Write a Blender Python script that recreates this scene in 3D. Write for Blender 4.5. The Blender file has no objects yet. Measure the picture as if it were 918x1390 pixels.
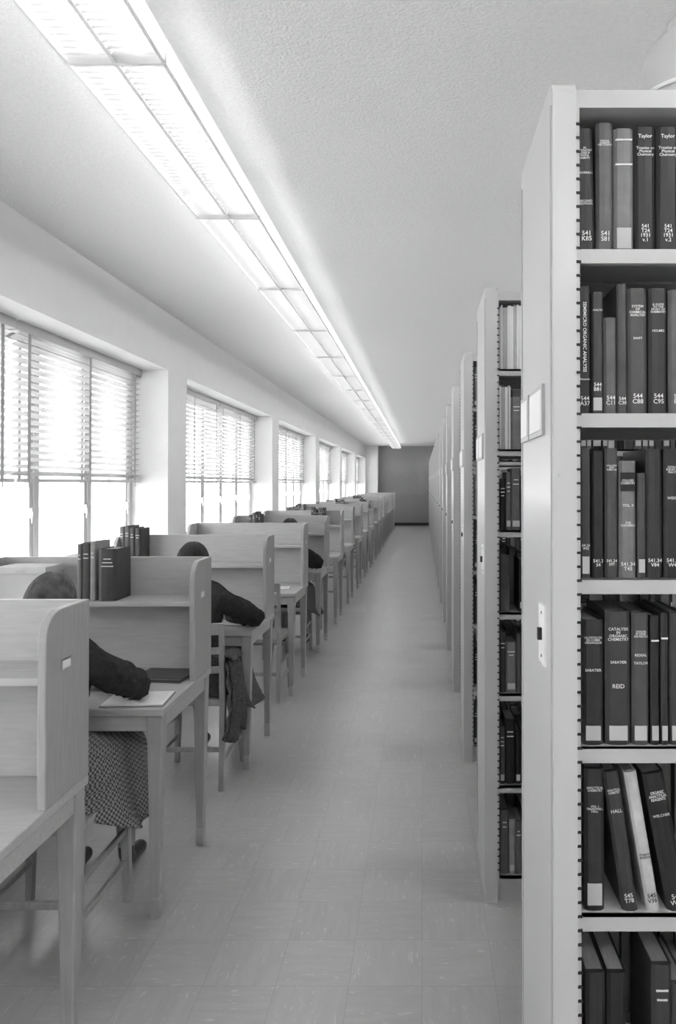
import bpy, math, random
from mathutils import Vector, Matrix, Euler, noise
random.seed(7)
scene = bpy.context.scene
try:
    scene.view_settings.view_transform = 'Standard'
    scene.view_settings.exposure = 0.55
except Exception:
    pass
COL = scene.collection

# ------------------------------------------------------------------ materials
def g3(v): return (v, v, v, 1)
def base_mat(name):
    m = bpy.data.materials.new(name); m.use_nodes = True
    nt = m.node_tree; b = nt.nodes['Principled BSDF']
    return m, nt, b
def mat(name, v, rough=0.5, metal=0.0, var=0.06, nscale=8.0, bump=0.0, bscale=200.0, spec=0.5, stretch=None):
    m, nt, b = base_mat(name)
    N, L = nt.nodes, nt.links
    b.inputs['Roughness'].default_value = rough
    b.inputs['Metallic'].default_value = metal
    b.inputs['Specular IOR Level'].default_value = spec
    tc = N.new('ShaderNodeTexCoord')
    mp = N.new('ShaderNodeMapping'); L.new(tc.outputs['Object'], mp.inputs[0])
    if stretch: mp.inputs['Scale'].default_value = stretch
    n = N.new('ShaderNodeTexNoise'); n.inputs['Scale'].default_value = nscale; n.inputs['Detail'].default_value = 5
    L.new(mp.outputs[0], n.inputs['Vector'])
    r = N.new('ShaderNodeValToRGB')
    r.color_ramp.elements[0].position = 0.3; r.color_ramp.elements[1].position = 0.7
    r.color_ramp.elements[0].color = g3(max(0, v*(1-var))); r.color_ramp.elements[1].color = g3(min(1, v*(1+var)))
    L.new(n.outputs['Fac'], r.inputs[0]); L.new(r.outputs[0], b.inputs['Base Color'])
    if bump > 0:
        n2 = N.new('ShaderNodeTexNoise'); n2.inputs['Scale'].default_value = bscale; n2.inputs['Detail'].default_value = 3
        L.new(tc.outputs['Object'], n2.inputs['Vector'])
        bp = N.new('ShaderNodeBump'); bp.inputs['Strength'].default_value = bump; bp.inputs['Distance'].default_value = 0.01
        L.new(n2.outputs['Fac'], bp.inputs['Height']); L.new(bp.outputs[0], b.inputs['Normal'])
    return m
def emis(name, s):
    m, nt, b = base_mat(name)
    b.inputs['Base Color'].default_value = g3(0.9)
    b.inputs['Emission Color'].default_value = g3(1); b.inputs['Emission Strength'].default_value = s
    return m

M_wall = mat('painted_plaster', 0.84, 0.7, var=0.015, bump=0.03, bscale=120)
M_ceil = mat('textured_plaster_ceiling', 0.89, 0.85, var=0.03, nscale=60, bump=0.45, bscale=110)
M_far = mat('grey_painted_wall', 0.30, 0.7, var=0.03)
M_base = mat('dark_baseboard_vinyl', 0.03, 0.4)
M_metal = mat('enamelled_steel', 0.47, 0.33, var=0.02, nscale=3, spec=0.5)
M_metalL = mat('enamelled_steel_end', 0.54, 0.3, var=0.02, nscale=3, spec=0.5)
M_dark = mat('dark_slot', 0.012, 0.6)
M_white = mat('white_enamel', 0.85, 0.4, var=0.01)
M_louver = mat('louver_enamel', 0.50, 0.5, var=0.01)
M_lampgrey = mat('spun_lamp_metal', 0.5, 0.35, var=0.02)
M_blind = mat('blind_slat_enamel', 0.54, 0.4, var=0.02)
M_tape = mat('blind_tape_cotton', 0.45, 0.8)
M_frame = mat('window_frame_paint', 0.50, 0.4, var=0.02)
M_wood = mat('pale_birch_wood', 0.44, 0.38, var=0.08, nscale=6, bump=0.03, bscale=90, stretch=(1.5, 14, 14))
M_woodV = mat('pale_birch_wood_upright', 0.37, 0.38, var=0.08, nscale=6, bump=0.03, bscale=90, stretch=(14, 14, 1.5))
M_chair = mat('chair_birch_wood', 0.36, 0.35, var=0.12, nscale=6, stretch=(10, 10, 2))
M_ferr = mat('brushed_metal_ferrule', 0.55, 0.3, metal=0.8, var=0.05)
M_paper = mat('paper', 0.84, 0.8, var=0.02)
M_pages = mat('page_edges', 0.36, 0.9, var=0.2, nscale=40, stretch=(20, 1, 1))
M_label = mat('label_paper', 0.50, 0.8, var=0.05)
M_gilt = mat('pale_lettering', 0.75, 0.6, var=0.03)
M_sweater = mat('dark_knit_wool', 0.034, 0.9, var=0.3, nscale=60, bump=0.5, bscale=260, spec=0.2)
M_skin = mat('skin', 0.45, 0.5, var=0.04, bump=0.03)
M_stock = mat('stocking', 0.30, 0.6)
M_shoe = mat('dark_shoe_leather', 0.03, 0.35)
M_hair = mat('brown_hair', 0.022, 0.4, var=0.6, nscale=20)
M_hair2 = mat('grey_brown_hair', 0.10, 0.4, var=0.7, nscale=25)
M_eye = mat('eye_dark', 0.03, 0.2)
M_lip = mat('lips', 0.2, 0.5)
M_coat = mat('tweed_coat', 0.09, 0.95, var=0.5, nscale=120, bump=0.4)
M_tube = emis('fluorescent_tube', 6.2)
M_tube2 = emis('fill_lamp_tube', 18.0)  # glow of the added fill lamps on the stack side
M_diff = emis('lit_plastic_side', 0.55)
M_bark = mat('bark', 0.15, 0.9, var=0.2)
M_ground = mat('pale_lawn', 0.5, 0.95, var=0.2, nscale=2)
M_box = mat('cardboard_box', 0.55, 0.8)
M_pencil = mat('pencil_paint', 0.25, 0.4)
BOOKV = [0.007, 0.014, 0.024, 0.038, 0.062, 0.10, 0.165, 0.29, 0.5]
M_books = [mat('book_cloth_%s' % chr(97+i), v, 0.5, var=0.15, nscale=30, bump=0.08, bscale=500) for i, v in enumerate(BOOKV)]

def plaid():
    m, nt, b = base_mat('houndstooth_wool'); N, L = nt.nodes, nt.links
    tc = N.new('ShaderNodeTexCoord'); mp = N.new('ShaderNodeMapping'); mp.inputs['Rotation'].default_value = (0.3, 0.3, 0.6)
    L.new(tc.outputs['Object'], mp.inputs[0])
    c = N.new('ShaderNodeTexChecker'); c.inputs['Scale'].default_value = 110
    c.inputs['Color1'].default_value = g3(0.06); c.inputs['Color2'].default_value = g3(0.26)
    L.new(mp.outputs[0], c.inputs['Vector']); L.new(c.outputs[0], b.inputs['Base Color'])
    b.inputs['Roughness'].default_value = 0.95
    return m
M_plaid = plaid()

def floor_mat():
    m, nt, b = base_mat('asphalt_tile_floor'); N, L = nt.nodes, nt.links
    geo = N.new('ShaderNodeNewGeometry')
    T = 0.229
    def math_(op, a, bb=None):
        n = N.new('ShaderNodeMath'); n.operation = op
        for i, q in enumerate((a, bb)):
            if q is None: continue
            if isinstance(q, (int, float)): n.inputs[i].default_value = q
            else: L.new(q, n.inputs[i])
        return n.outputs[0]
    sep = N.new('ShaderNodeSeparateXYZ'); L.new(geo.outputs['Position'], sep.inputs[0])
    tx = math_('DIVIDE', sep.outputs[0], T); ty = math_('DIVIDE', sep.outputs[1], T)
    fx = math_('FLOOR', tx); fy = math_('FLOOR', ty)
    par = math_('PINGPONG', math_('ADD', fx, fy), 1.0)
    comb = N.new('ShaderNodeCombineXYZ'); L.new(fx, comb.inputs[0]); L.new(fy, comb.inputs[1])
    wn = N.new('ShaderNodeTexWhiteNoise'); wn.noise_dimensions = '2D'; L.new(comb.outputs[0], wn.inputs['Vector'])
    wv = N.new('ShaderNodeVectorMath'); wv.operation = 'SCALE'; wv.inputs['Scale'].default_value = 40; L.new(wn.outputs['Color'], wv.inputs[0])
    def streak(sc, thr0, thr1, detail=5):
        mp = N.new('ShaderNodeMapping'); mp.inputs['Scale'].default_value = sc
        L.new(geo.outputs['Position'], mp.inputs[0])
        ad = N.new('ShaderNodeVectorMath'); ad.operation = 'ADD'
        L.new(mp.outputs[0], ad.inputs[0]); L.new(wv.outputs[0], ad.inputs[1])
        n = N.new('ShaderNodeTexNoise'); n.inputs['Scale'].default_value = 1.0; n.inputs['Detail'].default_value = detail; n.inputs['Distortion'].default_value = 0.5
        L.new(ad.outputs[0], n.inputs['Vector'])
        r = N.new('ShaderNodeMapRange'); r.inputs['From Min'].default_value = thr0; r.inputs['From Max'].default_value = thr1
        L.new(n.outputs['Fac'], r.inputs['Value']); return r.outputs[0]
    sx = streak((6, 40, 1), 0.3, 0.7); sy = streak((40, 6, 1), 0.3, 0.7)
    mx = N.new('ShaderNodeMix'); L.new(par, mx.inputs[0]); L.new(sx, mx.inputs[2]); L.new(sy, mx.inputs[3])
    hx = streak((24, 90, 1), 0.62, 0.70, 4); hy = streak((90, 24, 1), 0.62, 0.70, 4)
    mh = N.new('ShaderNodeMix'); L.new(par, mh.inputs[0]); L.new(hx, mh.inputs[2]); L.new(hy, mh.inputs[3])
    v = math_('ADD', math_('MULTIPLY', mx.outputs[0], 0.05), math_('MULTIPLY', wn.outputs['Value'], 0.03))
    v = math_('ADD', v, math_('MULTIPLY', mh.outputs[0], 0.12))
    v = math_('ADD', v, 0.345)
    dx = math_('ABSOLUTE', math_('SUBTRACT', math_('FRACT', tx), 0.5)); dy = math_('ABSOLUTE', math_('SUBTRACT', math_('FRACT', ty), 0.5))
    seam = math_('GREATER_THAN', math_('MAXIMUM', dx, dy), 0.494)
    v = math_('SUBTRACT', v, math_('MULTIPLY', seam, 0.07))
    L.new(v, b.inputs['Base Color'])
    b.inputs['Roughness'].default_value = 0.28
    b.inputs['Specular IOR Level'].default_value = 1.0
    return m
M_floor = floor_mat()
def glass_mat():
    m = bpy.data.materials.new('window_glass'); m.use_nodes = True; nt = m.node_tree; nt.nodes.clear()
    o = nt.nodes.new('ShaderNodeOutputMaterial'); t = nt.nodes.new('ShaderNodeBsdfTransparent'); gl = nt.nodes.new('ShaderNodeBsdfGlossy')
    gl.inputs['Roughness'].default_value = 0.05
    mx = nt.nodes.new('ShaderNodeMixShader'); mx.inputs[0].default_value = 0.06
    nt.links.new(t.outputs[0], mx.inputs[1]); nt.links.new(gl.outputs[0], mx.inputs[2]); nt.links.new(mx.outputs[0], o.inputs[0])
    return m
M_glass = glass_mat()

# ------------------------------------------------------------------ mesh builder
class MB:
    def __init__(s, mats): s.v = []; s.f = []; s.mi = []; s.mats = mats; s.smooth = []
    def idx(s, m):
        if m not in s.mats: s.mats.append(m)
        return s.mats.index(m)
    def add(s, vs, fs, m, smooth=False, xf=None):
        o = len(s.v)
        if xf: vs = [xf(*p) for p in vs]
        s.v += [tuple(p) for p in vs]; i = s.idx(m)
        for f in fs: s.f.append([a+o for a in f]); s.mi.append(i); s.smooth.append(smooth)
    def box(s, x0, x1, y0, y1, z0, z1, m, xf=None):
        vs = [(x0,y0,z0),(x1,y0,z0),(x1,y1,z0),(x0,y1,z0),(x0,y0,z1),(x1,y0,z1),(x1,y1,z1),(x0,y1,z1)]
        s.add(vs, [(0,3,2,1),(4,5,6,7),(0,1,5,4),(1,2,6,5),(2,3,7,6),(3,0,4,7)], m, xf=xf)
    def frustum(s, p0, a0, b0, p1, a1, b1, m):
        vs = []
        for p, a, b in ((p0, a0, b0), (p1, a1, b1)):
            vs += [(p[0]-a/2,p[1]-b/2,p[2]),(p[0]+a/2,p[1]-b/2,p[2]),(p[0]+a/2,p[1]+b/2,p[2]),(p[0]-a/2,p[1]+b/2,p[2])]
        s.add(vs, [(0,3,2,1),(4,5,6,7),(0,1,5,4),(1,2,6,5),(2,3,7,6),(3,0,4,7)], m)
    def prism(s, prof, axis, a0, a1, m, smooth=False):
        n = len(prof)
        def P(t, q):
            if axis == 'x': return (t, q[0], q[1])
            if axis == 'y': return (q[0], t, q[1])
            return (q[0], q[1], t)
        vs = [P(a0, q) for q in prof] + [P(a1, q) for q in prof]
        fs = [tuple(range(n))[::-1], tuple(range(n, 2*n))] + [(i, (i+1) % n, n+(i+1) % n, n+i) for i in range(n)]
        s.add(vs, fs, m, smooth)
    def cyl(s, p0, p1, r0, r1, m, n=12, smooth=True):
        p0, p1 = Vector(p0), Vector(p1); d = (p1-p0).normalized()
        u = d.orthogonal().normalized(); w = d.cross(u)
        vs = []
        for p, r in ((p0, r0), (p1, r1)):
            for i in range(n):
                a = 2*math.pi*i/n; vs.append(tuple(p+u*math.cos(a)*r+w*math.sin(a)*r))
        fs = [(i, (i+1) % n, n+(i+1) % n, n+i) for i in range(n)]
        s.add(vs, fs, m, smooth); s.add(vs, [tuple(range(n))[::-1], tuple(range(n, 2*n))], m)
    def lathe(s, prof, c, m, n=32):
        vs = []
        for r, z in prof:
            for i in range(n):
                a = 2*math.pi*i/n; vs.append((c[0]+r*math.cos(a), c[1]+r*math.sin(a), c[2]+z))
        s.add(vs, [(k*n+i, k*n+(i+1) % n, (k+1)*n+(i+1) % n, (k+1)*n+i) for k in range(len(prof)-1) for i in range(n)], m, True)
    def mesh(s, name):
        me = bpy.data.meshes.new(name); me.from_pydata(s.v, [], s.f); me.update()
        for m in s.mats: me.materials.append(m)
        me.polygons.foreach_set('material_index', s.mi); me.polygons.foreach_set('use_smooth', s.smooth)
        import bmesh
        bm = bmesh.new(); bm.from_mesh(me); bmesh.ops.recalc_face_normals(bm, faces=bm.faces); bm.to_mesh(me); bm.free()
        return me
    def obj(s, name, loc=(0,0,0), parent=None, bevel=0, rot=None):
        return place(s.mesh(name), name, loc, parent, bevel, rot)
def place(me, name, loc=(0,0,0), parent=None, bevel=0, rot=None):
    o = bpy.data.objects.new(name, me); COL.objects.link(o); o.location = loc
    if rot: o.rotation_euler = rot
    if parent: o.parent = parent
    if bevel:
        b = o.modifiers.new('edge_bevel', 'BEVEL'); b.width = bevel; b.segments = 2; b.limit_method = 'ANGLE'
    return o
def empty(name, loc=(0,0,0), rot=None):
    o = bpy.data.objects.new(name, None); COL.objects.link(o); o.location = loc; o.empty_display_size = 0.1
    if rot: o.rotation_euler = rot
    return o

# ------------------------------------------------------------------ room
ZC = 2.95; YF = 27.0; YB = -1.86; XW = -2.06; XWIN = -2.38; XR = 3.7
b = MB([]); b.box(-2.6, XR+.1, YB-.1, YF+.1, -0.1, 0, M_floor); b.obj('floor')
b = MB([]); b.box(-2.6, XR+.1, YB-.1, YF+.1, ZC, ZC+.1, M_ceil); b.obj('ceiling')
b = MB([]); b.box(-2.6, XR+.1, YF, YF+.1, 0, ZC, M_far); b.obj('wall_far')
b = MB([]); b.box(XR, XR+.1, YB, YF, 0, ZC, M_wall); b.obj('wall_right')
b = MB([]); b.box(-2.6, XR+.1, YB-.1, YB, 0, ZC, M_wall); b.obj('wall_back')
b = MB([]); b.box(-1.6, XR, YF-.02, YF, 0, .11, M_base); b.obj('baseboard_far')
b = MB([]); b.box(XW, -1.62, YF-.35, YF, 0, ZC, M_wall); b.obj('wall_pier')
SILL = 1.0; SOF = 2.49
b = MB([])
b.box(-2.55, XW, YB, YF, SOF, ZC, M_wall)
b.box(-2.55, XW, YB, YF, 0, SILL-.03, M_wall)
cols = [5.90+4.11*k for k in range(-2, 6)]
for c in cols:
    b.box(-2.55, XW, max(c, YB), min(c+.46, YF), SILL-.03, SOF, M_wall)
b.obj('wall_left')
b = MB([]); b.box(XW, XW+.015, YB, YF-.35, 0, .11, M_base); b.obj('baseboard_left')

BW = 4.11-.46
def window_mesh():
    b = MB([]); F = M_frame
    w = BW; h = SOF-SILL; x0, x1 = -.03, .03
    b.box(x0, x1, 0, .05, 0, h, F); b.box(x0, x1, w-.05, w, 0, h, F)
    b.box(x0, x1, .05, w-.05, 0, .05, F); b.box(x0, x1, .05, w-.05, h-.05, h, F)
    n = 5; iw = (w-.1)/n
    for i in range(n):
        a = .05+i*iw; c = a+iw
        if i: b.box(x0, x1, a-.022, a+.022, .05, h-.05, F)
        s0, s1 = a+.022, c-.022
        for q in ((s0, s0+.035), (s1-.035, s1)): b.box(-.015, .02, q[0], q[1], .05, h-.05, F)
        b.box(-.015, .02, s0, s1, .05, .09, F); b.box(-.015, .02, s0, s1, h-.09, h-.05, F)
        b.box(-.012, .012, s0+.03, s1-.03, .62, .645, F)
        b.box(-.002, .002, s0+.03, s1-.03, .08, h-.08, M_glass)
        b.box(.02, .035, s1-.03, s1-.008, .36, .42, M_ferr)
        b.cyl((.035, s1-.02, .40), (.05, s1-.06, .33), .006, .004, M_ferr, 8)
    b.box(-.03, .30, 0, w, -.03, 0, M_white)
    return b.mesh('window')
wm = window_mesh()
def blind_mesh(w):
    b = MB([]); 
    b.box(-.035, .035, 0, w, .86, .915, M_blind)
    z = .05
    ang = math.radians(-24)
    while z < .85:
        c, s_ = math.cos(ang)*.025, math.sin(ang)*.025
        vs = [(-c, .005, z+s_), (0, .005, z+.004), (c, .005, z-s_), (-c, w-.005, z+s_), (0, w-.005, z+.004), (c, w-.005, z-s_)]
        vs += [(p[0], p[1], p[2]-.002) for p in vs]
        b.add(vs, [(0,1,4,3), (1,2,5,4), (6,9,10,7), (7,10,11,8), (2,8,11,5), (0,3,9,6)], M_blind, False)
        z += .0435
    b.box(-.027, .027, 0, w, 0, .022, M_blind)
    for t in (.12, w/2, w-.12):
        b.box(-.029, -.0275, t-.016, t+.016, .02, .87, M_tape); b.box(.0275, .029, t-.016, t+.016, .02, .87, M_tape)
        b.box(.029, .031, t-.006, t+.006, -.03, .02, M_tape)
    return b.mesh('venetian_blind')
bm_ = blind_mesh(BW/2-.03)
wi = 0
for c in cols[:-1]:
    wi += 1
    y0 = c+.46
    place(wm, 'window_%d' % wi, (XWIN, y0, SILL))
    for k in range(2):
        place(bm_, 'venetian_blind', (XWIN+.075, y0+.02+k*(BW/2), 1.575))

# ------------------------------------------------------------------ continuous ceiling fixture
LU = 1.215; FX0, FX1 = -1.014, -.738; FZ = 2.77
def fixture_mesh():
    b = MB([]); w = FX1-FX0
    # reflector pan above the tubes, open slots at both sides leave some uplight
    b.prism([(.050, .088), (w-.050, .088), (w-.075, .115), (.075, .115)], 'y', 0, LU, M_white)
    for sgn, ox in ((1, 0), (-1, w)):
        prof = [(0, 0), (-.010, .03), (-.008, .06), (-.005, .075), (-.002, .075), (-.004, .058), (-.006, .03), (.004, 0)]
        b.prism([(ox+sgn*p[0], p[1]) for p in prof], 'y', .008, LU-.008, M_diff)
        b.box(ox-.003, ox+.003, 0, LU, -.003, .006, M_white)
    b.box(w/2-.005, w/2+.005, 0, LU, -.002, .035, M_white)
    b.box(-.006, w+.006, -.005, .005, -.005, .075, M_white)
    n = 40
    for i in range(1, n):
        y = LU*i/n
        vs = [(.006, y-.008, .0), (w-.006, y-.008, 0), (w-.006, y+.010, .032), (.006, y+.010, .032)]
        b.add(vs, [(0,1,2,3)], M_louver)
    for x in (w*.25, w*.75):
        b.cyl((x, .03, .062), (x, LU-.03, .062), .014, .014, M_tube, 8)
    b.box(w/2-.03, w/2+.03, .2, .28, .115, ZC-FZ, M_white)
    b.box(w/2-.03, w/2+.03, LU-.28, LU-.2, .115, ZC-FZ, M_white)
    return b.mesh('ceiling_light_fixture')
fm = fixture_mesh()
for k in range(-3, 19):
    place(fm, 'ceiling_light_fixture', (FX0, 2.066+k*LU, FZ))

# ------------------------------------------------------------------ book stacks
S = 1.37; SX = 0.24; SD = .42; SHZ = [2.003, 1.699, 1.392, 1.082, .775, .43, .09]; PT = .044; NB = 3; BAY = .90; PW = .03
stackY = [1.33] + [2.74+S*k for k in range(0, 17)]
stackY = [y for y in stackY if y+SD < YF-.6]
def stack_frame():
    b = MB([])
    L_ = PT+NB*BAY+(NB-1)*PW+PT
    for x0 in (0, L_-PT):
        r = .03
        prof = [(0, 0), (SD, 0), (SD, 2.315-r)]
        prof += [(SD-r+r*math.cos(a), 2.315-r+r*math.sin(a)) for a in [math.pi/2*i/6 for i in range(1, 7)]]
        prof += [(r-r*math.sin(a), 2.315-r+r*math.cos(a)) for a in [math.pi/2*i/6 for i in range(0, 7)]]
        b.prism(prof, 'x', x0, x0+PT, M_metalL)
    b.box(-.0025, 0, .012, .022, .06, 2.27, M_metal)
    b.box(-.0025, 0, SD-.022, SD-.012, .06, 2.27, M_metal)
    xs = PT
    for i in range(NB):
        x0 = xs; x1 = xs+BAY
        for z in SHZ:
            for (a, c, lip) in ((.012, .20, .012), (.22, SD-.012, SD-.026)):
                b.box(x0+.004, x1-.004, a, c, z-.008, z, M_metal)
                b.box(x0+.004, x1-.004, lip, lip+.014, z-.026, z, M_metal)
        b.box(x0, x1, 0.004, SD-.004, 2.262, 2.295, M_metal)
        b.box(x0, x1, .02, SD-.02, 0, .06, M_metal)
        for (fx0, fx1, tx0, tx1) in ((x0, x0+.006, x0-.001, x0+.008), (x1-.006, x1, x1-.008, x1+.001)):
            for yy in ((.002, .012), (SD-.012, SD-.002)):
                b.box(fx0, fx1, yy[0], yy[1], .06, 2.262, M_metal)
            z = .12
            while z < 2.25:
                b.box(tx0, tx1, -.0006, .003, z, z+.0045, M_dark); 
                b.box(tx0, tx1, SD-.003, SD+.0006, z, z+.0045, M_dark); z += .0254
        xs = x1
        if i < NB-1:
            b.box(xs, xs+PW, .0, .03, 0, 2.295, M_metal); b.box(xs, xs+PW, SD-.03, SD, 0, 2.295, M_metal)
            b.box(xs, xs+PW, .195, .225, 0, 2.295, M_metal)
            xs += PW
    for (a, c) in ((.09, .255), (.275, .39)):
        b.box(-.006, 0, a, c, 1.665, 1.765, M_metal)
        b.box(-.0075, -.006, a+.010, c-.010, 1.675, 1.755, M_paper)
    b.box(-.004, 0, .075, .145, 1.215, 1.33, M_white)
    b.box(-.012, -.004, .104, .116, 1.262, 1.285, M_dark)
    b.cyl((-.005, .11, 1.315), (-.003, .11, 1.315), .003, .003, M_dark, 8); b.cyl((-.005, .11, 1.23), (-.003, .11, 1.23), .003, .003, M_dark, 8)
    b.cyl((.012, -.004, 1.585), (.012, .001, 1.585), .0035, .0035, M_ferr, 10)
    return b.mesh('stack_frame')
sfm = stack_frame()

def add_book(b, x, w, h, d, z, yf, m, side=1, lean=0.0, label=None, bands=0, piv='L', rounded=True):
    px = x if piv == 'L' else x+w
    ca, sa = math.cos(lean), math.sin(lean)
    def xf(X, Y, Z):
        dx, dz = X-px, Z
        return (px+dx*ca+dz*sa, yf+side*Y, z+(-dx*sa+dz*ca))
    t = .0025
    rr = min(.006, w*.2) if rounded else 0
    sp = [(0, rr+.001), (w*.18, .0012), (w*.5, 0), (w*.82, .0012), (w, rr+.001), (w, .012), (0, .012)]
    n = len(sp)
    vs = [(x+q[0], q[1], 0) for q in sp]+[(x+q[0], q[1], h) for q in sp]
    b.add(vs, [tuple(range(n))[::-1], tuple(range(n, 2*n))]+[(i, (i+1) % n, n+(i+1) % n, n+i) for i in range(n)], m, xf=xf)
    b.box(x, x+t, .012, d, 0, h, m, xf=xf); b.box(x+w-t, x+w, .012, d, 0, h, m, xf=xf)
    b.box(x+t, x+w-t, .012, d-.004, .003, h-.004, M_pages, xf=xf)
    if label: b.box(x+w*.14, x+w*.86, -.0006, .002, label[0], label[1], M_label, xf=xf)
    for k in range(bands):
        zz = h*(.80-.07*k); ww = w*random.uniform(.18, .36)
        b.box(x+w/2-ww, x+w/2+ww, -.0005, .002, zz, zz+.0035, M_gilt, xf=xf)
    return xf
def fill_row(b, x, x1, z, yf, side, hmax=.25):
    while x < x1-.05:
        if random.random() < .03: x += random.uniform(.03, .09); continue
        w = random.uniform(.017, .042); h = random.uniform(.19, hmax)
        if x+w > x1: break
        m = random.choices(M_books, [2, 4, 5, 6, 6, 5, 4, 2.5, 1.2])[0]
        lab = (.012, .035) if random.random() < .45 else None
        add_book(b, x, w, h, random.uniform(.13, .165), z, yf, m, side, 0, lab, random.choice([0, 2, 2, 3]))
        x += w+.0008
def bay_x(i): return PT+i*(BAY+PW)
def pamphlets(b, x, x1, z, yf):
    while x < x1:
        w = random.uniform(.004, .010); h = random.uniform(.235, .25)
        b.box(x, x+w, yf, yf+.15, z, z+h, random.choice([M_paper, M_label, M_books[8]])); x += w+.001
def stack_books(v):
    b = MB([])
    for i in range(NB):
        for si, z in enumerate(SHZ):
            x0 = bay_x(i)+.012
            if v == 0 and i == 0 and si == 0:
                pamphlets(b, x0, x0+.25, z+.001, .03); x0 += .27
            elif v == 0 and i == 0 and si == 1:
                pamphlets(b, x0, x0+.04, z+.001, .03); x0 += .045
            fill_row(b, x0, bay_x(i)+BAY*random.uniform(.75, .99), z+.001, .03, 1)
            fill_row(b, bay_x(i)+.012, bay_x(i)+BAY*random.uniform(.75, .99), z+.001, SD-.03, -1, .235)
    return b
variants = [stack_books(v).mesh('shelved_books') for v in range(3)]

TXT = MB([])
def text_mesh(body, x, z, wmax, size, xf, m=None, vert=False, yoff=-.0012):
    cu = bpy.data.curves.new('t', 'FONT'); cu.body = body; cu.size = size; cu.align_x = 'CENTER'; cu.align_y = 'CENTER'; cu.resolution_u = 2; cu.space_line = 0.85
    cu.offset = size*.012
    o = bpy.data.objects.new('t', cu); COL.objects.link(o)
    dg = bpy.context.evaluated_depsgraph_get(); dg.update()
    me = bpy.data.meshes.new_from_object(o.evaluated_get(dg))
    vs = [v.co.copy() for v in me.vertices]; fs = [tuple(p.vertices) for p in me.polygons]
    bpy.data.objects.remove(o); bpy.data.curves.remove(cu); bpy.data.meshes.remove(me)
    if not vs: return
    if vert: vs = [Vector((v.y, -v.x, 0)) for v in vs]
    mnx, mxx = min(v.x for v in vs), max(v.x for v in vs); sc = min(1, wmax/(mxx-mnx)) if mxx > mnx else 1
    cx = (mnx+mxx)/2; cz = (min(v.y for v in vs)+max(v.y for v in vs))/2
    TXT.add([(x+(v.x-cx)*sc, yoff, z+(v.y-cz)*max(sc, .75)) for v in vs], fs, m or M_gilt, xf=xf)
K = 1.36/988.0
def px2x(px): return (px-573)*K-SX
B = M_books
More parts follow.
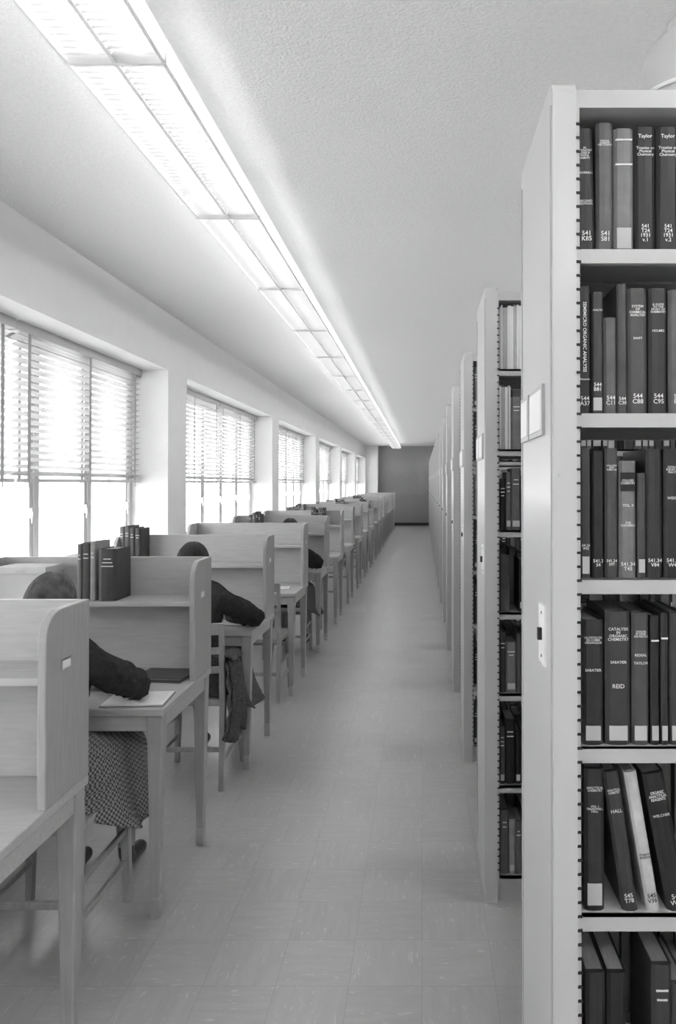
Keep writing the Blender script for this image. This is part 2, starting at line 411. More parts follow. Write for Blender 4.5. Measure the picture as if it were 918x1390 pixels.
SH = {
0: [(785,810,168,1,-1.2,[('AN\nINTRODUCTORY\nCOURSE OF\nPHYSICAL\nCHEMISTRY',.80,.0075,0),('WORRALL',.64,.006,0),('SECOND\nEDITION',.40,.006,0),('541\nK85',.13,.012,0)],None),
    (811,835,160,5,0,[('PHYSICAL\nCHEMISTRY\nFOR STUDENTS',.84,.006,0),('541\nS81',.12,.012,0)],None),
    (835,863,168,6,0,[('___',.9,.008,0),('___',.70,.008,0)],(.006,.045)),
    (863,893,166,0,0,[('Taylor',.92,.010,0),('Treatise on\nPhysical\nChemistry',.80,.009,0),('541\nT24\n1931\nv.1',.15,.010,0)],None),
    (893,925,166,0,0,[('Taylor',.92,.010,0),('Treatise on\nPhysical\nChemistry',.80,.009,0),('541\nT24\n1931\nv.2',.15,.010,0)],None)],
1: [(786,804,387,1,0,[('SEMIMICRO ORGANIC ANALYSIS',.6,.009,'dn'),('Alexander',.27,.007,0),('544\nA37',.10,.011,0)],None),
    (804,821,395,3,0,[('544\nB81',.22,.010,0),('ANALYSIS',.85,.007,0)],(.006,.03)),
    (821,839,430,5,0,[('544\nC11',.14,.011,0)],None),
    (839,853,384,4,0,[('544\nC38',.10,.010,0)],None),
    (853,881,390,4,0,[('SYSTEM\nOF\nCHEMICAL\nANALYSIS',.82,.008,0),('SWIFT',.60,.006,0),('544\nC88',.12,.012,0)],None),
    (882,908,390,2,0,[('A GUIDE\nTO THE\nSTUDY OF\nCHEMISTRY',.84,.007,0),('HOLMES',.66,.006,0),('544\nC95',.12,.012,0)],None),
    (909,935,392,5,0,[('544\nE58',.12,.011,0)],None)],
2: [(789,803,611,3,0,[('541.34\nW52',.24,.009,0)],(.008,.04)),
    (804,821,615,1,0,[('541.3\nS4',.12,.010,0)],None),
    (822,840,611,4,0,[('COLLOIDS\nAND\nTHEIR USE',.85,.006,0),('541.34\nS97',.12,.010,0)],None),
    (841,865,628,6,0,[('COLLOID\nCHEMISTRY',.82,.008,0),('VOL. II',.62,.007,0),('THE\nSVEDBERG',.46,.006,0),('541.34\nT45',.10,.011,0)],None),
    (866,878,645,4,0,[],(.01,.035)),
    (878,901,612,2,0,[('541.34\nV84',.12,.010,0)],None),
    (902,928,612,1,0,[('CATALYSIS\nTHEORY AND\nPRACTICE',.84,.0075,0),('WEISER',.62,.007,0),('541.34\nW48',.12,.010,0)],None)],
3: [(791,820,846,2,0,[('LA CATALYSE\nEN CHIMIE\nORGANIQUE',.84,.0075,0),('SABATIER',.60,.007,0)],(.008,.035)),
    (822,857,834,3,0,[('CATALYSIS\nIN\nORGANIC\nCHEMISTRY',.83,.0095,0),('SABATIER',.62,.007,0),('REID',.44,.011,0)],(.008,.035)),
    (858,882,836,4,0,[('CATALYSIS\nIN THEORY\nAND PRACTICE',.84,.007,0),('RIDEAL',.68,.007,0),('TAYLOR',.62,.007,0)],(.008,.035)),
    (883,896,840,1,0,[('___',.8,.008,0)],(.008,.035)),(897,908,836,2,0,[('___',.8,.008,0)],(.008,.035)),(909,930,836,3,0,[],(.008,.035))],
4: [(793,821,1050,2,0,[('ANALYTICAL\nCHEMISTRY',.86,.008,0),('VOL. I\nTREADWELL\nHALL',.72,.007,0)],(.01,.05)),
    (824,846,1046,3,-8,[('ANALYTICAL\nCHEMISTRY',.86,.008,0),('HALL',.72,.009,0),('545\nT78',.10,.011,0)],None),
    (848,866,1046,8,-9.5,[('Organic\nAnalysis',.40,.009,0),('545\nV36',.10,.011,0)],None),
    (868,898,1036,1,-10.5,[('ORGANIC\nANALYTICAL\nREAGENTS',.84,.010,0),('WELCHER',.70,.007,0),('545\nW44',.10,.013,0)],None)],
5: [(794,822,0,2,0,[],None),(823,850,0,1,0,[],None)],
6: [(794,822,0,2,0,[],None)],
}
bk = MB([])
YT = {0:337,1:561,2:787,3:1014,4:1242,5:1500,6:1750}
for si, row in SH.items():
    z = SHZ[si]+.0012
    x = PT+.009; li = 0
    for (a, c, yt, mi, lean, texts, lab) in row:
        w = (c-a-1)*K; h = (YT[si]-yt)*K if yt else .23
        h = min(h, .262)
        bx = px2x(a)
        L = math.radians(lean)
        if lean < 0 and si == 4:
            bx += (.028, .041, .052)[li]; li += 1
        elif bx < x: bx = x
        xf = add_book(bk, bx, w, h, .16, z, .03, B[mi], 1, L, lab, 0, 'R' if lean < 0 else 'L')
        if si == 2 and mi == 6:
            bk.box(bx+w*.08, bx+w*.92, -.0006, .003, h*.74, h*.90, M_books[0], xf=xf)
        for (t, fr, sz, vt) in texts:
            light = M_gilt
            if mi >= 7: light = M_books[0]
            if t == '___':
                bk.box(bx+w*.08, bx+w*.92, -.0006, .003, h*fr, h*fr+.003, M_gilt, xf=xf); continue
            xt = (lambda X, Y, Z, xf=xf: xf(X, Y, Z))
            text_mesh(t, bx+w/2, h*fr, w*.84, sz, xt, light, vt)
        x = bx+w+.001
    fill_row(bk, x+(.05 if si == 4 else .002), PT+BAY*.97, z, .03, 1)
for i in range(NB):
    for si, z in enumerate(SHZ):
        if i > 0: fill_row(bk, bay_x(i)+.012, bay_x(i)+BAY*.95, z+.001, .03, 1)
        fill_row(bk, bay_x(i)+.012, bay_x(i)+BAY*.95, z+.001, SD-.03, -1, .27 if si in (2, 3) else .24)
for i, y in enumerate(stackY):
    place(sfm, 'library_bookstack', (SX, y, 0))
    if i == 0:
        e = empty('shelved_books', (SX, y, 0)); place(bk.mesh('book_volumes'), 'book_volumes', parent=e); place(TXT.mesh('spine_lettering'), 'spine_lettering', parent=e)
    else:
        place(variants[(i-1) % 3], 'shelved_books', (SX, y, 0))

# added strip lamps above the stack aisles, unseen fill for books and ceiling
def fill_lamp():
    b = MB([]); LL = 2.0
    b.prism([(-.03, .05), (.03, .05), (.04, .10), (-.04, .10)], 'x', 0, LL, M_white)
    for x in (0, LL-.02): b.box(x, x+.02, -.07, .07, .0, .10, M_white)
    b.cyl((.02, -.045, .04), (LL-.02, -.045, .04), .016, .016, M_tube2, 8)
    b.cyl((.02, .045, .04), (LL-.02, .045, .04), .016, .016, M_tube2, 8)
    for x in (.3, LL-.3): b.cyl((x, 0, .10), (x, 0, ZC-2.74), .008, .008, M_white, 8)
    return b.mesh('fill_lamp')
alm = fill_lamp()
for i, y in enumerate(stackY):
    place(alm, 'added_fill_lamp', (1.15 if i else .7, (y-.475) if i else .55, 2.74))
place(alm, 'added_fill_lamp', (-.4, -.9, 2.74));  # one more added lamp, behind the camera, to brighten the near end

# spun-metal reflector lamp standing on the near stack
b = MB([]); c0 = (.560, 1.50, 2.300)
b.lathe([(.0, .232), (.040, .232), (.047, .226), (.047, .205), (.040, .200), (.060, .194), (.082, .176), (.098, .145), (.107, .10), (.112, .03), (.118, .020), (.118, .006), (.110, .006), (.104, .03), (.098, .10), (.088, .145), (.07, .17), (.0, .18)], c0, M_lampgrey, 48)
b.lathe([(.113, .052), (.116, .056), (.113, .060)], c0, M_white, 48)
b.lathe([(.0, .05), (.03, .045), (.04, .07), (.03, .10), (.0, .15)], c0, M_tube)
b.cyl((c0[0]-.09, c0[1], c0[2]-.005), (c0[0]-.09, c0[1], c0[2]+.02), .008, .008, M_metal, 8)
b.cyl((c0[0]+.09, c0[1], c0[2]-.005), (c0[0]+.09, c0[1], c0[2]+.02), .008, .008, M_metal, 8)
b.cyl((c0[0], c0[1]+.10, c0[2]-.005), (c0[0], c0[1]+.10, c0[2]+.02), .008, .008, M_metal, 8)
b.obj('reflector_lamp')

# ------------------------------------------------------------------ desks
DW = .92; TH = .76; PTOP = 1.247
def desk_parts():
    P = {}
    b = MB([]); b.box(-DW, 0, -.60, 0, TH-.028, TH, M_wood); P['tabletop'] = (b.mesh('tabletop'), .004)
    b = MB([])
    b.box(-DW+.02, -.02, -.585, -.565, TH-.085, TH-.028, M_wood); b.box(-DW+.02, -.02, -.035, -.015, TH-.085, TH-.028, M_wood)
    b.box(-DW+.012, -DW+.03, -.585, -.015, TH-.085, TH-.028, M_wood); b.box(-.03, -.012, -.585, -.015, TH-.085, TH-.028, M_wood)
    P['apron'] = (b.mesh('apron'), .002)
    b = MB([])
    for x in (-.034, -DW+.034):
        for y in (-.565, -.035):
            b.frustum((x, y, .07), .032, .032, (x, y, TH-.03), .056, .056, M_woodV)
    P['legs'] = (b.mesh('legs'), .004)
    b = MB([])
    for x in (-.034, -DW+.034):
        for y in (-.565, -.035): b.frustum((x, y, 0), .033, .033, (x, y, .075), .037, .037, M_ferr)
    P['foot_ferrules'] = (b.mesh('ferr'), .003)
    b = MB([]); b.box(-DW+.022, -.022, -.022, 0, TH, PTOP, M_wood); P['back_panel'] = (b.mesh('back'), .003)
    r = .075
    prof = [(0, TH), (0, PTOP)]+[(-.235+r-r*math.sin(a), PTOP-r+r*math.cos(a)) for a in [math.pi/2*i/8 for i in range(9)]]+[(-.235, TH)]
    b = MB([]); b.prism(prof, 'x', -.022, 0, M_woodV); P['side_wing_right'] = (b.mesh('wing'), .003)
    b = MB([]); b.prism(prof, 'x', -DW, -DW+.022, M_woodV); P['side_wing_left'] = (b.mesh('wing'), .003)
    b = MB([]); b.box(-DW+.022, -.022, -.21, -.022, 1.06, 1.08, M_wood); P['book_shelf'] = (b.mesh('shelf'), .003)
    b = MB([]); b.box(0, .002, -.16, -.11, 1.085, 1.115, M_ferr); b.box(.002, .003, -.155, -.115, 1.09, 1.11, M_paper); P['number_plate'] = (b.mesh('plate'), 0)
    return P
DP = desk_parts()
deskY = [2.04]+[3.22+1.37*k for k in range(0, 17)]
for y in deskY:
    e = empty('study_carrel_desk', (-.93, y, 0))
    for n_, (me, bv) in DP.items(): place(me, n_, parent=e, bevel=bv)

# ------------------------------------------------------------------ chairs
def chair_mesh():
    b = MB([]); C = M_chair
    n = 10; vs = []; 
    for j in range(n+1):
        for i in range(n+1):
            u = i/n*2-1; v = j/n*2-1
            wd = .20-.02*(1-(v+1)/2)
            z = .455-.010*math.exp(-((abs(u)-.45)**2)/.06)*math.exp(-((v+.1)**2)/.4)
            vs.append((u*wd, v*.20, z))
    m_ = len(vs)
    vs += [(p[0], p[1], .425) for p in vs]
    fs = []
    for j in range(n):
        for i in range(n):
            a = j*(n+1)+i; fs.append((a, a+1, a+n+2, a+n+1)); fs.append((m_+a, m_+a+n+1, m_+a+n+2, m_+a+1))
    for k in range(n):
        fs.append((k, m_+k, m_+k+1, k+1)); a = n*(n+1)+k; fs.append((a, a+1, m_+a+1, m_+a))
        a = k*(n+1); fs.append((a, a+n+1, m_+a+n+1, m_+a)); a = k*(n+1)+n; fs.append((a, m_+a, m_+a+n+1, a+n+1))
    b.add(vs, fs, C)
    for sx in (-1, 1):
        b.frustum((sx*.185, .185, 0), .026, .026, (sx*.172, .172, .426), .036, .036, C)
        b.frustum((sx*.175, -.215, 0), .026, .03, (sx*.175, -.19, .44), .03, .036, C)
        b.frustum((sx*.175, -.19, .44), .03, .036, (sx*.18, -.245, .86), .024, .022, C)
        for z in (.15, .27):
            b.box(sx*.178-.008, sx*.178+.008, -.19, .17, z-.011, z+.011, C)
    b.box(-.165, .165, .168, .182, .33, .355, C); b.box(-.165, .165, -.205, -.19, .19, .215, C)
    b.box(-.16, .16, .155, .18, .385, .425, C)
    for z, hh in ((.60, .035), (.70, .035), (.80, .06)):
        n = 8; vs = []
        for i in range(n+1):
            x = -.175+.35*i/n; yb = -.205-.11*((z-.5)/.4)*.5-.02*(1-(2*i/n-1)**2)
            vs += [(x, yb-.007, z), (x, yb+.007, z), (x, yb+.007, z+hh), (x, yb-.007, z+hh)]
        fs = [(0,1,2,3), (4*n, 4*n+3, 4*n+2, 4*n+1)]
        for i in range(n):
            for k in range(4): fs.append((4*i+k, 4*i+4+k, 4*i+4+(k+1) % 4, 4*i+(k+1) % 4))
        b.add(vs, fs, C)
    return b.mesh('wooden_chair')
cm = chair_mesh()
P1 = (-1.29, 2.57); P2 = (-1.20, 3.95); P3 = (-1.23, 6.70)
chairs = [(-1.35, 1.30), P1, P2, (-1.2, 5.42), P3, (-1.26, 8.05)]
for k in range(5, 16): chairs.append((-1.25+random.uniform(-.05, .05), deskY[k+1]-.60-.06+random.uniform(-.03, .05)))
for c in chairs: place(cm, 'wooden_chair', (c[0], c[1], 0), bevel=.003)

# ------------------------------------------------------------------ people
def skin_geo(verts, edges, radii, sub=2):
    me = bpy.data.meshes.new('sk'); me.from_pydata([tuple(v) for v in verts], edges, []); me.update()
    o = bpy.data.objects.new('sk', me); COL.objects.link(o)
    bpy.context.view_layer.objects.active = o
    mo = o.modifiers.new('s', 'SKIN'); mo.use_smooth_shade = True
    for i, r in enumerate(radii):
        d = me.skin_vertices[0].data[i]
        d.radius = r if isinstance(r, tuple) else (r, r); d.use_root = (i == 0)
    ss = o.modifiers.new('u', 'SUBSURF'); ss.levels = sub; ss.render_levels = sub
    dg = bpy.context.evaluated_depsgraph_get(); dg.update()
    m2 = bpy.data.meshes.new_from_object(o.evaluated_get(dg))
    vs = [v.co.copy() for v in m2.vertices]; ns = [v.normal.copy() for v in m2.vertices]; fs = [tuple(p.vertices) for p in m2.polygons]
    bpy.data.objects.remove(o); bpy.data.meshes.remove(me); bpy.data.meshes.remove(m2)
    return vs, fs, ns
def seg_d(p, a, c):
    ab = c-a; t = max(0, min(1, (p-a).dot(ab)/ab.length_squared)); return (p-(a+ab*t)).length
def person(name, loc, hairmat, skirtmat, elbow_r=.29, head_turn=0.0, seed=1, hdx=0.0):
    e = empty(name, (loc[0], loc[1], 0))
    rng = random.Random(seed)
    J = {'pelvis':((0,-.07,.555),.140),'waist':((0,-.075,.70),.125),'chest':((0,-.05,.84),.138),'upper':((hdx*.2,-.02,.935),.10),
         'neck':((hdx*.6,.03,1.02),.048),'skull':((hdx,.055,1.09),.045),
         'shR':((.12,-.01,.935),.072),'elR':((elbow_r,.14,.818),.052),'faR':((elbow_r*.62,.21,.812),.048),'wrR':((.06,.285,.800),.032),
         'shL':((-.12,-.01,.935),.072),'elL':((-.25,.14,.818),.052),'faL':((-.17,.21,.812),.048),'wrL':((-.08,.27,.800),.032),
         'midR':((.5*(.12+elbow_r)+.008,.045,.882),.061),'midL':((-.19,.045,.882),.061),
         'hipR':((.085,-.02,.54),.085),'knR':((.10,.36,.53),.060),'anR':((.09,.40,.10),.034),'cfR':((.097,.37,.36),.052),'toR':((.10,.55,.035),.030),'heR':((.09,.40,.045),.034),
         'hipL':((-.085,-.02,.54),.085),'knL':((-.10,.36,.53),.060),'anL':((-.10,.34,.10),.034),'cfL':((-.10,.34,.36),.052),'toL':((-.105,.49,.035),.030),'heL':((-.10,.34,.045),.034)}
    E = [('pelvis','waist','k'),('waist','chest','k'),('chest','upper','k'),('upper','neck','k'),('neck','skull','s')]
    for s_ in 'RL':
        E += [('upper','sh'+s_,'k'),('sh'+s_,'mid'+s_,'k'),('mid'+s_,'el'+s_,'k'),('el'+s_,'fa'+s_,'k'),('fa'+s_,'wr'+s_,'k'),
              ('pelvis','hip'+s_,'g'),('hip'+s_,'kn'+s_,'g'),('kn'+s_,'cf'+s_,'t'),('cf'+s_,'an'+s_,'t'),('an'+s_,'he'+s_,'b'),('he'+s_,'to'+s_,'b')]
    names = list(J); vi = {n: i for i, n in enumerate(names)}
    vs, fs, ns = skin_geo([J[n][0] for n in names], [(vi[a], vi[c]) for a, c, _ in E], [J[n][1] for n in names], 3)
    mm = {'k': M_sweater, 's': M_skin, 'g': skirtmat, 't': M_stock, 'b': M_shoe}
    mb = MB([])
    segs = [(Vector(J[a][0]), Vector(J[c][0]), k) for a, c, k in E]
    kind = [min(segs, key=lambda s_: seg_d(v, s_[0], s_[1]))[2] for v in vs]
    out = []
    for v, n_, k in zip(vs, ns, kind):
        if k == 'k' and v.z > TH+.015:
            q = v*13+Vector((seed*3.1, 0, 0)); f = noise.noise(q)*.010
            q2 = Vector((v.x*26+v.z*44, v.y*30, v.z*16)); f += (abs(noise.noise(q2))-.2)*.022
            v = v+n_*f
        if k == 'k' and abs(v.x) > .14: v.z = max(v.z, TH+.003)
        out.append((v.x, v.y, v.z))
    mb.v = out
    for f in fs:
        ks = [kind[i] for i in f]; k = max(set(ks), key=ks.count)
        mb.f.append(list(f)); mb.mi.append(mb.idx(mm[k])); mb.smooth.append(True)
    mb.obj('body', parent=e)
    # skirt
    sk = MB([]); n = 96
    rings = []
    def outline(th, rx, y0, y1):
        c, s_ = math.cos(th), math.sin(th)
        yc = (y0+y1)/2; ry = (y1-y0)/2
        p = 2.6
        r = (abs(c)**p+abs(s_)**p)**(-1/p)
        return rx*c*r, yc+ry*s_*r
    spec = [(.125,-.175,.045,.70,0),(.155,-.185,.10,.655,0),(.185,-.187,.30,.635,0),(.205,-.183,.42,.61,0),(.222,-.18,.455,.56,.002),(.232,-.178,.475,.48,.008),(.250,-.176,.49,.40,.018),(.285,-.17,.50,.335,.026)]
    for (rx, y0, y1, z, wv) in spec:
        ring = []
        for i in range(n):
            th = 2*math.pi*i/n
            x, y = outline(th, rx, y0, y1)
            f = 1+wv*3*math.sin(th*9+.9*math.sin(th*3)); bk_ = max(0, -math.sin(th))**2
            zz = z
            if z < .5: zz = z*(1-bk_)+.485*bk_+.015*math.sin(th*5)*(1-bk_)
            ring.append((x*f, y*(1+wv*math.sin(th*9)), zz))
        rings.append(ring)
    vs = [p for r in rings for p in r]; fs = []
    for k in range(len(rings)-1):
        for i in range(n): fs.append((k*n+i, k*n+(i+1) % n, (k+1)*n+(i+1) % n, (k+1)*n+i))
    sk.add(vs, fs, skirtmat, True)
    so = sk.obj('skirt', parent=e); ss = so.modifiers.new('smooth', 'SUBSURF'); ss.levels = 1; ss.render_levels = 1; sm = so.modifiers.new('thickness', 'SOLIDIFY'); sm.thickness = .005
    # head
    H = MB([]); nu, nv = 40, 28
    R = Matrix.Rotation(math.radians(-28), 3, 'X') @ Matrix.Rotation(head_turn, 3, 'Z')
    HC = Vector((hdx, .075, 1.125))
    def hx(p): return tuple(HC+R @ Vector(p))
    vs = []
    for j in range(nv+1):
        ph = math.pi*j/nv
        for i in range(nu):
            th = 2*math.pi*i/nu
            x = math.sin(ph)*math.cos(th); y = math.sin(ph)*math.sin(th); z = math.cos(ph)
            X, Y, Z = x*.073, y*.092, z*.110
            if Z < 0: X *= 1-.30*(-z)**1.3; Y *= 1-.12*(-z)
            if y > .2:
                fz = lambda zz, s_: math.exp(-((Z-zz)/s_)**2)
                fx = lambda xx, s_: math.exp(-((X-xx)/s_)**2)
                Y += .020*fz(-.025, .016)*fx(0, .010)+.010*fz(-.005, .02)*fx(0, .008)
                Y -= .010*fz(0, .013)*(fx(.03, .014)+fx(-.03, .014))
                Y += .006*fz(-.058, .008)*fx(0, .02)+.008*fz(-.092, .014)*fx(0, .018)
            vs.append((X, Y, Z))
    fs = []
    for j in range(nv):
        for i in range(nu): fs.append((j*nu+i, j*nu+(i+1) % nu, (j+1)*nu+(i+1) % nu, (j+1)*nu+i))
    H.add([hx(p) for p in vs], fs, M_skin, True)
    for sx in (-1, 1):
        H.cyl(hx((sx*.03, .078, 0)), hx((sx*.03, .085, 0)), .010, .006, M_eye, 10)
        H.cyl(hx((sx*.020, .088, .020)), hx((sx*.042, .080, .022)), .003, .002, hairmat, 6)
        ev = []; 
        for i in range(12):
            a = 2*math.pi*i/12; ev.append((sx*.074, -.002+.014*math.cos(a), -.008+.028*math.sin(a)))
        for i in range(12):
            a = 2*math.pi*i/12; ev.append((sx*.084, -.008+.017*math.cos(a), -.006+.032*math.sin(a)))
        H.add([hx(p) for p in ev], [tuple(range(12)), tuple(range(12, 24))]+[(i, (i+1) % 12, 12+(i+1) % 12, 12+i) for i in range(12)], M_skin, True)
    H.cyl(hx((-.02, .082, -.058)), hx((.02, .082, -.058)), .005, .005, M_lip, 8)
    H.obj('head', parent=e)
    # hair: scalp shell + combed strands
    vs = []; nu, nv = 72, 36
    def shell(th, ph, k=1.0):
        x = math.sin(ph)*math.cos(th); y = math.sin(ph)*math.sin(th); z = math.cos(ph)
        if z > .3: k -= .03*math.exp(-(x/.09)**2)
        X, Y, Z = x*.082*k, y*.101*k-.004, z*.119*k
        if Z < 0: X *= 1+.10*(-z)
        return (X, Y, Z)
    for j in range(nv+1):
        for i in range(nu):
            th = 2*math.pi*i/nu; ph = math.pi*j/nv
            vs.append(shell(th, ph, 1+.012*math.sin(th*18)))
    fs = []
    def keep(cy, cz):
        return not ((cy > .035 and cz < .05) or cz < -.095 or (cy > .005 and cz < -.03))
    for j in range(nv):
        for i in range(nu):
            ids = (j*nu+i, j*nu+(i+1) % nu, (j+1)*nu+(i+1) % nu, (j+1)*nu+i)
            if keep(sum(vs[q][1] for q in ids)/4, sum(vs[q][2] for q in ids)/4): fs.append(ids)
    hb = MB([]); hb.add([hx(p) for p in vs], fs, hairmat, True)
    ho = hb.obj('hair', parent=e); sm = ho.modifiers.new('thickness', 'SOLIDIFY'); sm.thickness = .012
    cu = bpy.data.curves.new('hair_strands', 'CURVE'); cu.dimensions = '3D'; cu.bevel_depth = .0013; cu.bevel_resolution = 1
    for s_ in range(900):
        th = rng.uniform(0, 2*math.pi); ph0 = rng.uniform(.02, .5); ph1 = rng.uniform(1.3, 2.5); k0 = rng.uniform(.995, 1.05)
        pts = []
        cur = rng.uniform(-.3, .3)
        for q in range(9):
            t = q/8; ph = ph0+(ph1-ph0)*t
            p = shell(th+cur*t+.05*math.sin(t*9+s_), ph, k0+.012*math.sin(t*math.pi)+.004*math.sin(s_*1.3+t*7))
            if not keep(p[1], p[2]): break
            pts.append(hx(p))
        if len(pts) < 3: continue
        sp = cu.splines.new('POLY'); sp.points.add(len(pts)-1); mi_ = rng.randint(0, 1)
        sp.material_index = mi_
        for q, p in enumerate(pts): sp.points[q].co = (*p, 1)
    cu.materials.append(hairmat); cu.materials.append(M_books[7] if hairmat is M_hair2 else M_books[4])
    place(cu, 'hair_strands', parent=e)
    cb = MB([]); cvs = []
    for k, (r, dz) in enumerate(((.050, 0), (.056, .006), (.060, -.002), (.062, -.02))):
        for i in range(24):
            a = 2*math.pi*i/24; cvs.append((hdx*.5+r*math.cos(a), .018+r*math.sin(a), 1.0+dz-.012*math.sin(a)))
    cb.add(cvs, [(k*24+i, k*24+(i+1) % 24, (k+1)*24+(i+1) % 24, (k+1)*24+i) for k in range(3) for i in range(24)], M_sweater, True)
    cb.obj('collar', parent=e)
    for sgn, wk, ek in ((1, 'wrR', 'elR'), (-1, 'wrL', 'elL')):
        w = Vector(J[wk][0]); f = (w-Vector(J[ek][0])); f.z = 0; f.normalize()
        up = Vector((0,0,1)); left = up.cross(f)*sgn
        V = [w-f*.01, w+f*.035+up*-.004]; Rr = [.024, .022]; Ed = [(0, 1)]
        base = w+f*.075-up*.004
        for q, (off, ln) in enumerate(((.028, .068), (.009, .076), (-.010, .070), (-.028, .055))):
            k0 = base+left*off
            V.append(k0); Rr.append(.0115); i0 = len(V)-1; Ed.append((1, i0))
            p = k0
            for s_, (fr, dn) in enumerate(((.42, .10), (.33, .45), (.25, .62))):
                d = (f*(1-dn*.6)-up*dn*.35).normalized() if q or sgn < 0 else (f*(1-dn*.6)-up*dn*.3+left*-.15).normalized()
                p = p+d*ln*fr; p.z = max(p.z, TH+.009)
                V.append(p.copy()); Rr.append(.0088-.0008*s_); Ed.append((len(V)-2, len(V)-1))
        t0 = w+f*.02+left*.022-up*.006; V.append(t0); Rr.append(.013); Ed.append((0, len(V)-1))
        t1 = t0+f*.028+left*.018-up*.004; V.append(t1); Rr.append(.0105); Ed.append((len(V)-2, len(V)-1))
        t2 = t1+f*.026-left*.004-up*.004; V.append(t2); Rr.append(.0085); Ed.append((len(V)-2, len(V)-1))
        hv, hf, _ = skin_geo(V, Ed, Rr, 2)
        hh = MB([]); hh.add(hv, hf, M_skin, True)
        hh.obj('hand_right' if sgn > 0 else 'hand_left', parent=e)
        if sgn > 0:
            pc = MB([]); tip = t2+f*.035; tip.z = TH+.004
            pc.cyl(tip, tip-f*.09+up*.11+left*-.03, .0035, .0035, M_pencil, 6); pc.cyl(tip-Vector((0,0,.002)), tip, .0006, .0035, M_dark, 6)
            pc.obj('pencil', parent=e)
    return e
person('seated_woman_reading', P1, M_hair2, M_plaid, .245, .1, 1, -.06)
person('seated_woman_writing', P2, M_hair, M_coat, .285, -.1, 2, -.065)
person('seated_student', P3, M_hair, M_coat, .28, .2, 3)

# coat draped over the side of the second woman's chair
b = MB([]); nI, nJ = 24, 18; vs = []
for j in range(nJ+1):
    t = j/nJ
    for i in range(nI+1):
        u = i/nI*2-1
        wd = .085+.055*t
        y = -.15+u*wd+.02*t
        x = .222+.018*math.sin(u*11+2*t)*(.3+t)+.03*math.sin(t*2.5)
        vs.append((x, y, .66-.38*t+.025*math.cos(u*5)*t))
fs = [(j*(nI+1)+i, j*(nI+1)+i+1, (j+1)*(nI+1)+i+1, (j+1)*(nI+1)+i) for j in range(nJ) for i in range(nI)]
b.add(vs, fs, M_coat, True)
vs2 = [(p[0]-.018-.006*math.sin(k*.7), p[1]*.95-.01, p[2]-.01) for k, p in enumerate(vs)]
b.add(vs2, fs, M_coat, True)
n = 14; vs = []
for i in range(n+1):
    a = math.pi*i/n
    for k in range(9):
        vs.append((.200+.045*math.cos(a)-.005, -.225+.022*k, .655+.035*math.sin(a)+.006*math.sin(k*1.7)))
b.add(vs, [(i*9+k, i*9+k+1, (i+1)*9+k+1, (i+1)*9+k) for i in range(n) for k in range(8)], M_coat, True)
co = b.obj('draped_coat', (P2[0], P2[1], 0)); sm = co.modifiers.new('thickness', 'SOLIDIFY'); sm.thickness = .008

# ------------------------------------------------------------------ things on desks
def books_on(name, loc, items):
    b = MB([]); x = 0
    for (w, h, d, m, lean) in items:
        add_book(b, x, w, h, d, .0005, 0, m, 1, lean, None, 2); x += w+.001
    return b.obj(name, loc)
Y2 = 3.22
books_on('standing_books', (-1.435, Y2-.19, 1.081), [(.018,.235,.15,B[6],0),(.034,.24,.155,B[4],0),(.02,.245,.15,B[7],0)])
b = MB([]); add_book(b, 0, .075, .215, .15, .0005, 0, B[3], 1, 0, None, 3); b.obj('thick_book', (-1.345, Y2-.195, 1.081))
books_on('standing_books', (-1.83, 4.59-.19, 1.081), [(.03,.225,.15,B[6],0),(.03,.23,.155,B[5],0),(.03,.22,.15,B[4],0),(.035,.215,.15,B[3],0)])
for (yy, xx, n_) in ((7.33, -1.7, 4), (8.70, -1.3, 6), (10.07, -1.75, 5), (12.81, -1.5, 5), (14.18, -1.2, 4), (16.92, -1.6, 6)):
    books_on('standing_books', (xx, yy-.19, 1.081), [(random.uniform(.02, .04), random.uniform(.17, .21), .15, random.choice(B[2:7]), 0) for _ in range(n_)])
b = MB([]); b.box(-.10, .10, -.07, .07, 0, .12, M_box); b.box(-.105, .105, -.075, .075, .112, .14, M_box); b.box(-.02, .02, -.0765, -.075, .118, .13, M_label)
b.obj('lidded_file_box', (-1.67, Y2-.115, 1.081), bevel=.002)
def notebook(name, loc, rot, w=.21, h=.15, t=.006, m=M_paper):
    b = MB([]); b.box(-w/2, w/2, -h/2, h/2, .001, t, m)
    if m is M_paper:
        b.box(-w/2-.004, w/2+.004, -h/2-.004, h/2+.004, 0, .001, M_books[4])
        for k in range(9): b.box(-w/2+.01, w/2-.01, -h/2+.012+k*(h-.02)/9, -h/2+.0125+k*(h-.02)/9, t, t+.0002, M_books[6])
    else:
        for k in range(16): b.cyl((-w/2+.012+k*(w-.024)/15, h/2-.002, t), (-w/2+.014+k*(w-.024)/15, h/2+.006, t+.001), .003, .003, M_ferr, 8)
        b.box(-w/2+.003, w/2-.003, -h/2+.003, h/2, t, t+.004, M_pages); b.box(-w/2, w/2, -h/2, h/2, t+.004, t+.006, m)
    return b.obj(name, loc, rot=(0, 0, rot))
notebook('open_notebook', (-1.06, Y2-.49, TH+.001), .08, .22, .17)
notebook('spiral_notebook', (-1.07, Y2-.18, TH+.001), -.1, .20, .16, .012, M_books[4])
notebook('open_notebook', (-1.08, 4.59-.36, TH+.001), -.1, .24, .18)
notebook('open_notebook', (-1.13, 5.96-.35, TH+.001), .1, .22, .15)

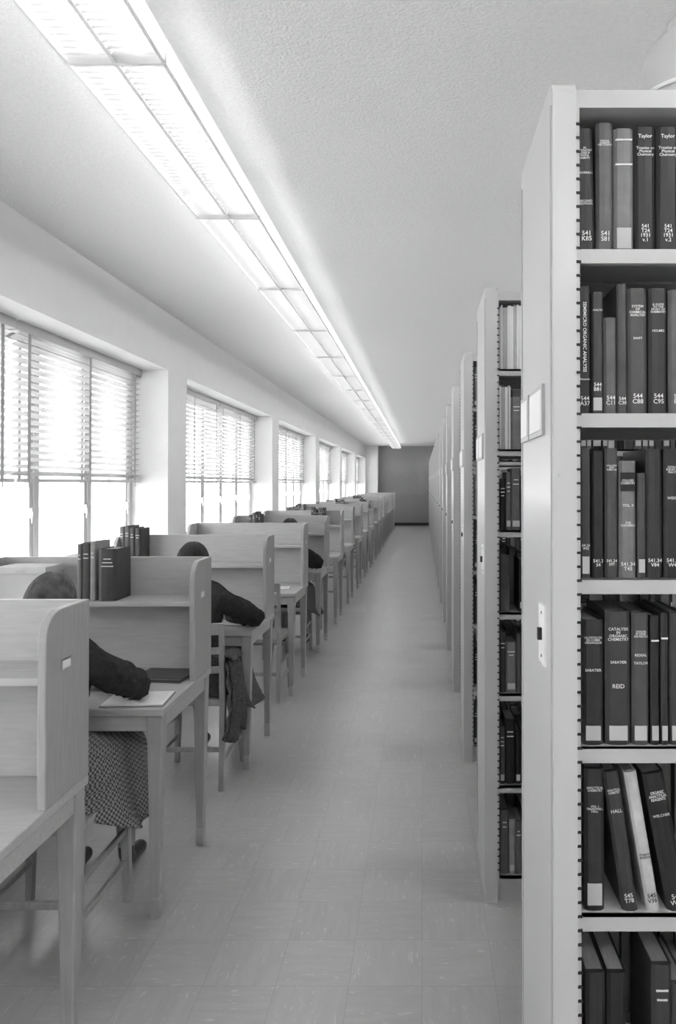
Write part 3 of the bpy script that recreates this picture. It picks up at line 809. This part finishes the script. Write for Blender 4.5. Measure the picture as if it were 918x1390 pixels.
# ------------------------------------------------------------------ outdoors
b = MB([]); b.box(-80, -2.6, -40, 80, -1.1, -1.0, M_ground); b.obj('lawn')
def tree(loc, seed, h=6.0):
    random.seed(seed); V = [Vector((0,0,0))]; E_ = []; Rr = [.12]
    def grow(i, d, ln, r, lvl):
        p = V[i]
        for k in range(3):
            d = (d+Vector((random.uniform(-.2,.2), random.uniform(-.2,.2), random.uniform(-.02,.15)))).normalized()
            p = p+d*ln/3; V.append(p); Rr.append(r*(1-.12*k)); E_.append((i, len(V)-1)); i = len(V)-1
            if lvl < 4 and k > 0:
                dd = (d+Vector((random.uniform(-1,1), random.uniform(-1,1), random.uniform(.0,.5)))).normalized()
                grow(i, dd, ln*.68, r*.6, lvl+1)
    grow(0, Vector((0,0,1)), h*.5, .11, 0)
    b = MB([])
    for a, c in E_: b.cyl(V[a], V[c], Rr[a], Rr[c]*.9, M_bark, 6)
    b.obj('bare_tree', loc)
tree((-14, 18, -1.0), 3); tree((-22, 34, -1.0), 5, 8); tree((-20, 50, -1.0), 8, 8)

# ------------------------------------------------------------------ world, portals, camera
w = bpy.data.worlds.new('overcast_sky'); scene.world = w; w.use_nodes = True
bg = w.node_tree.nodes['Background']; bg.inputs[0].default_value = (1, 1, 1, 1); bg.inputs[1].default_value = 6.8
for c in cols[:-1]:
    l = bpy.data.lights.new('window_portal', 'AREA'); l.shape = 'RECTANGLE'; l.size = BW; l.size_y = SOF-SILL
    l.cycles.is_portal = True
    o = bpy.data.objects.new('window_portal', l); COL.objects.link(o)
    o.location = (XWIN-.06, c+.46+BW/2, (SOF+SILL)/2)
    o.rotation_euler = Matrix(((0, 0, -1), (1, 0, 0), (0, -1, 0))).to_euler()
cam = bpy.data.cameras.new('camera'); co = bpy.data.objects.new('camera', cam); COL.objects.link(co)
pitch = math.radians(.6)
co.location = (0, 0, 1.57); co.rotation_euler = (math.pi/2+pitch, 0, 0)
cam.sensor_fit = 'HORIZONTAL'; cam.sensor_width = 36; cam.lens = 988/918*36
cam.shift_x = -(573-459)/918; cam.shift_y = -(39+988*math.tan(pitch))/918
cam.clip_start = .05; cam.clip_end = 300
scene.camera = co
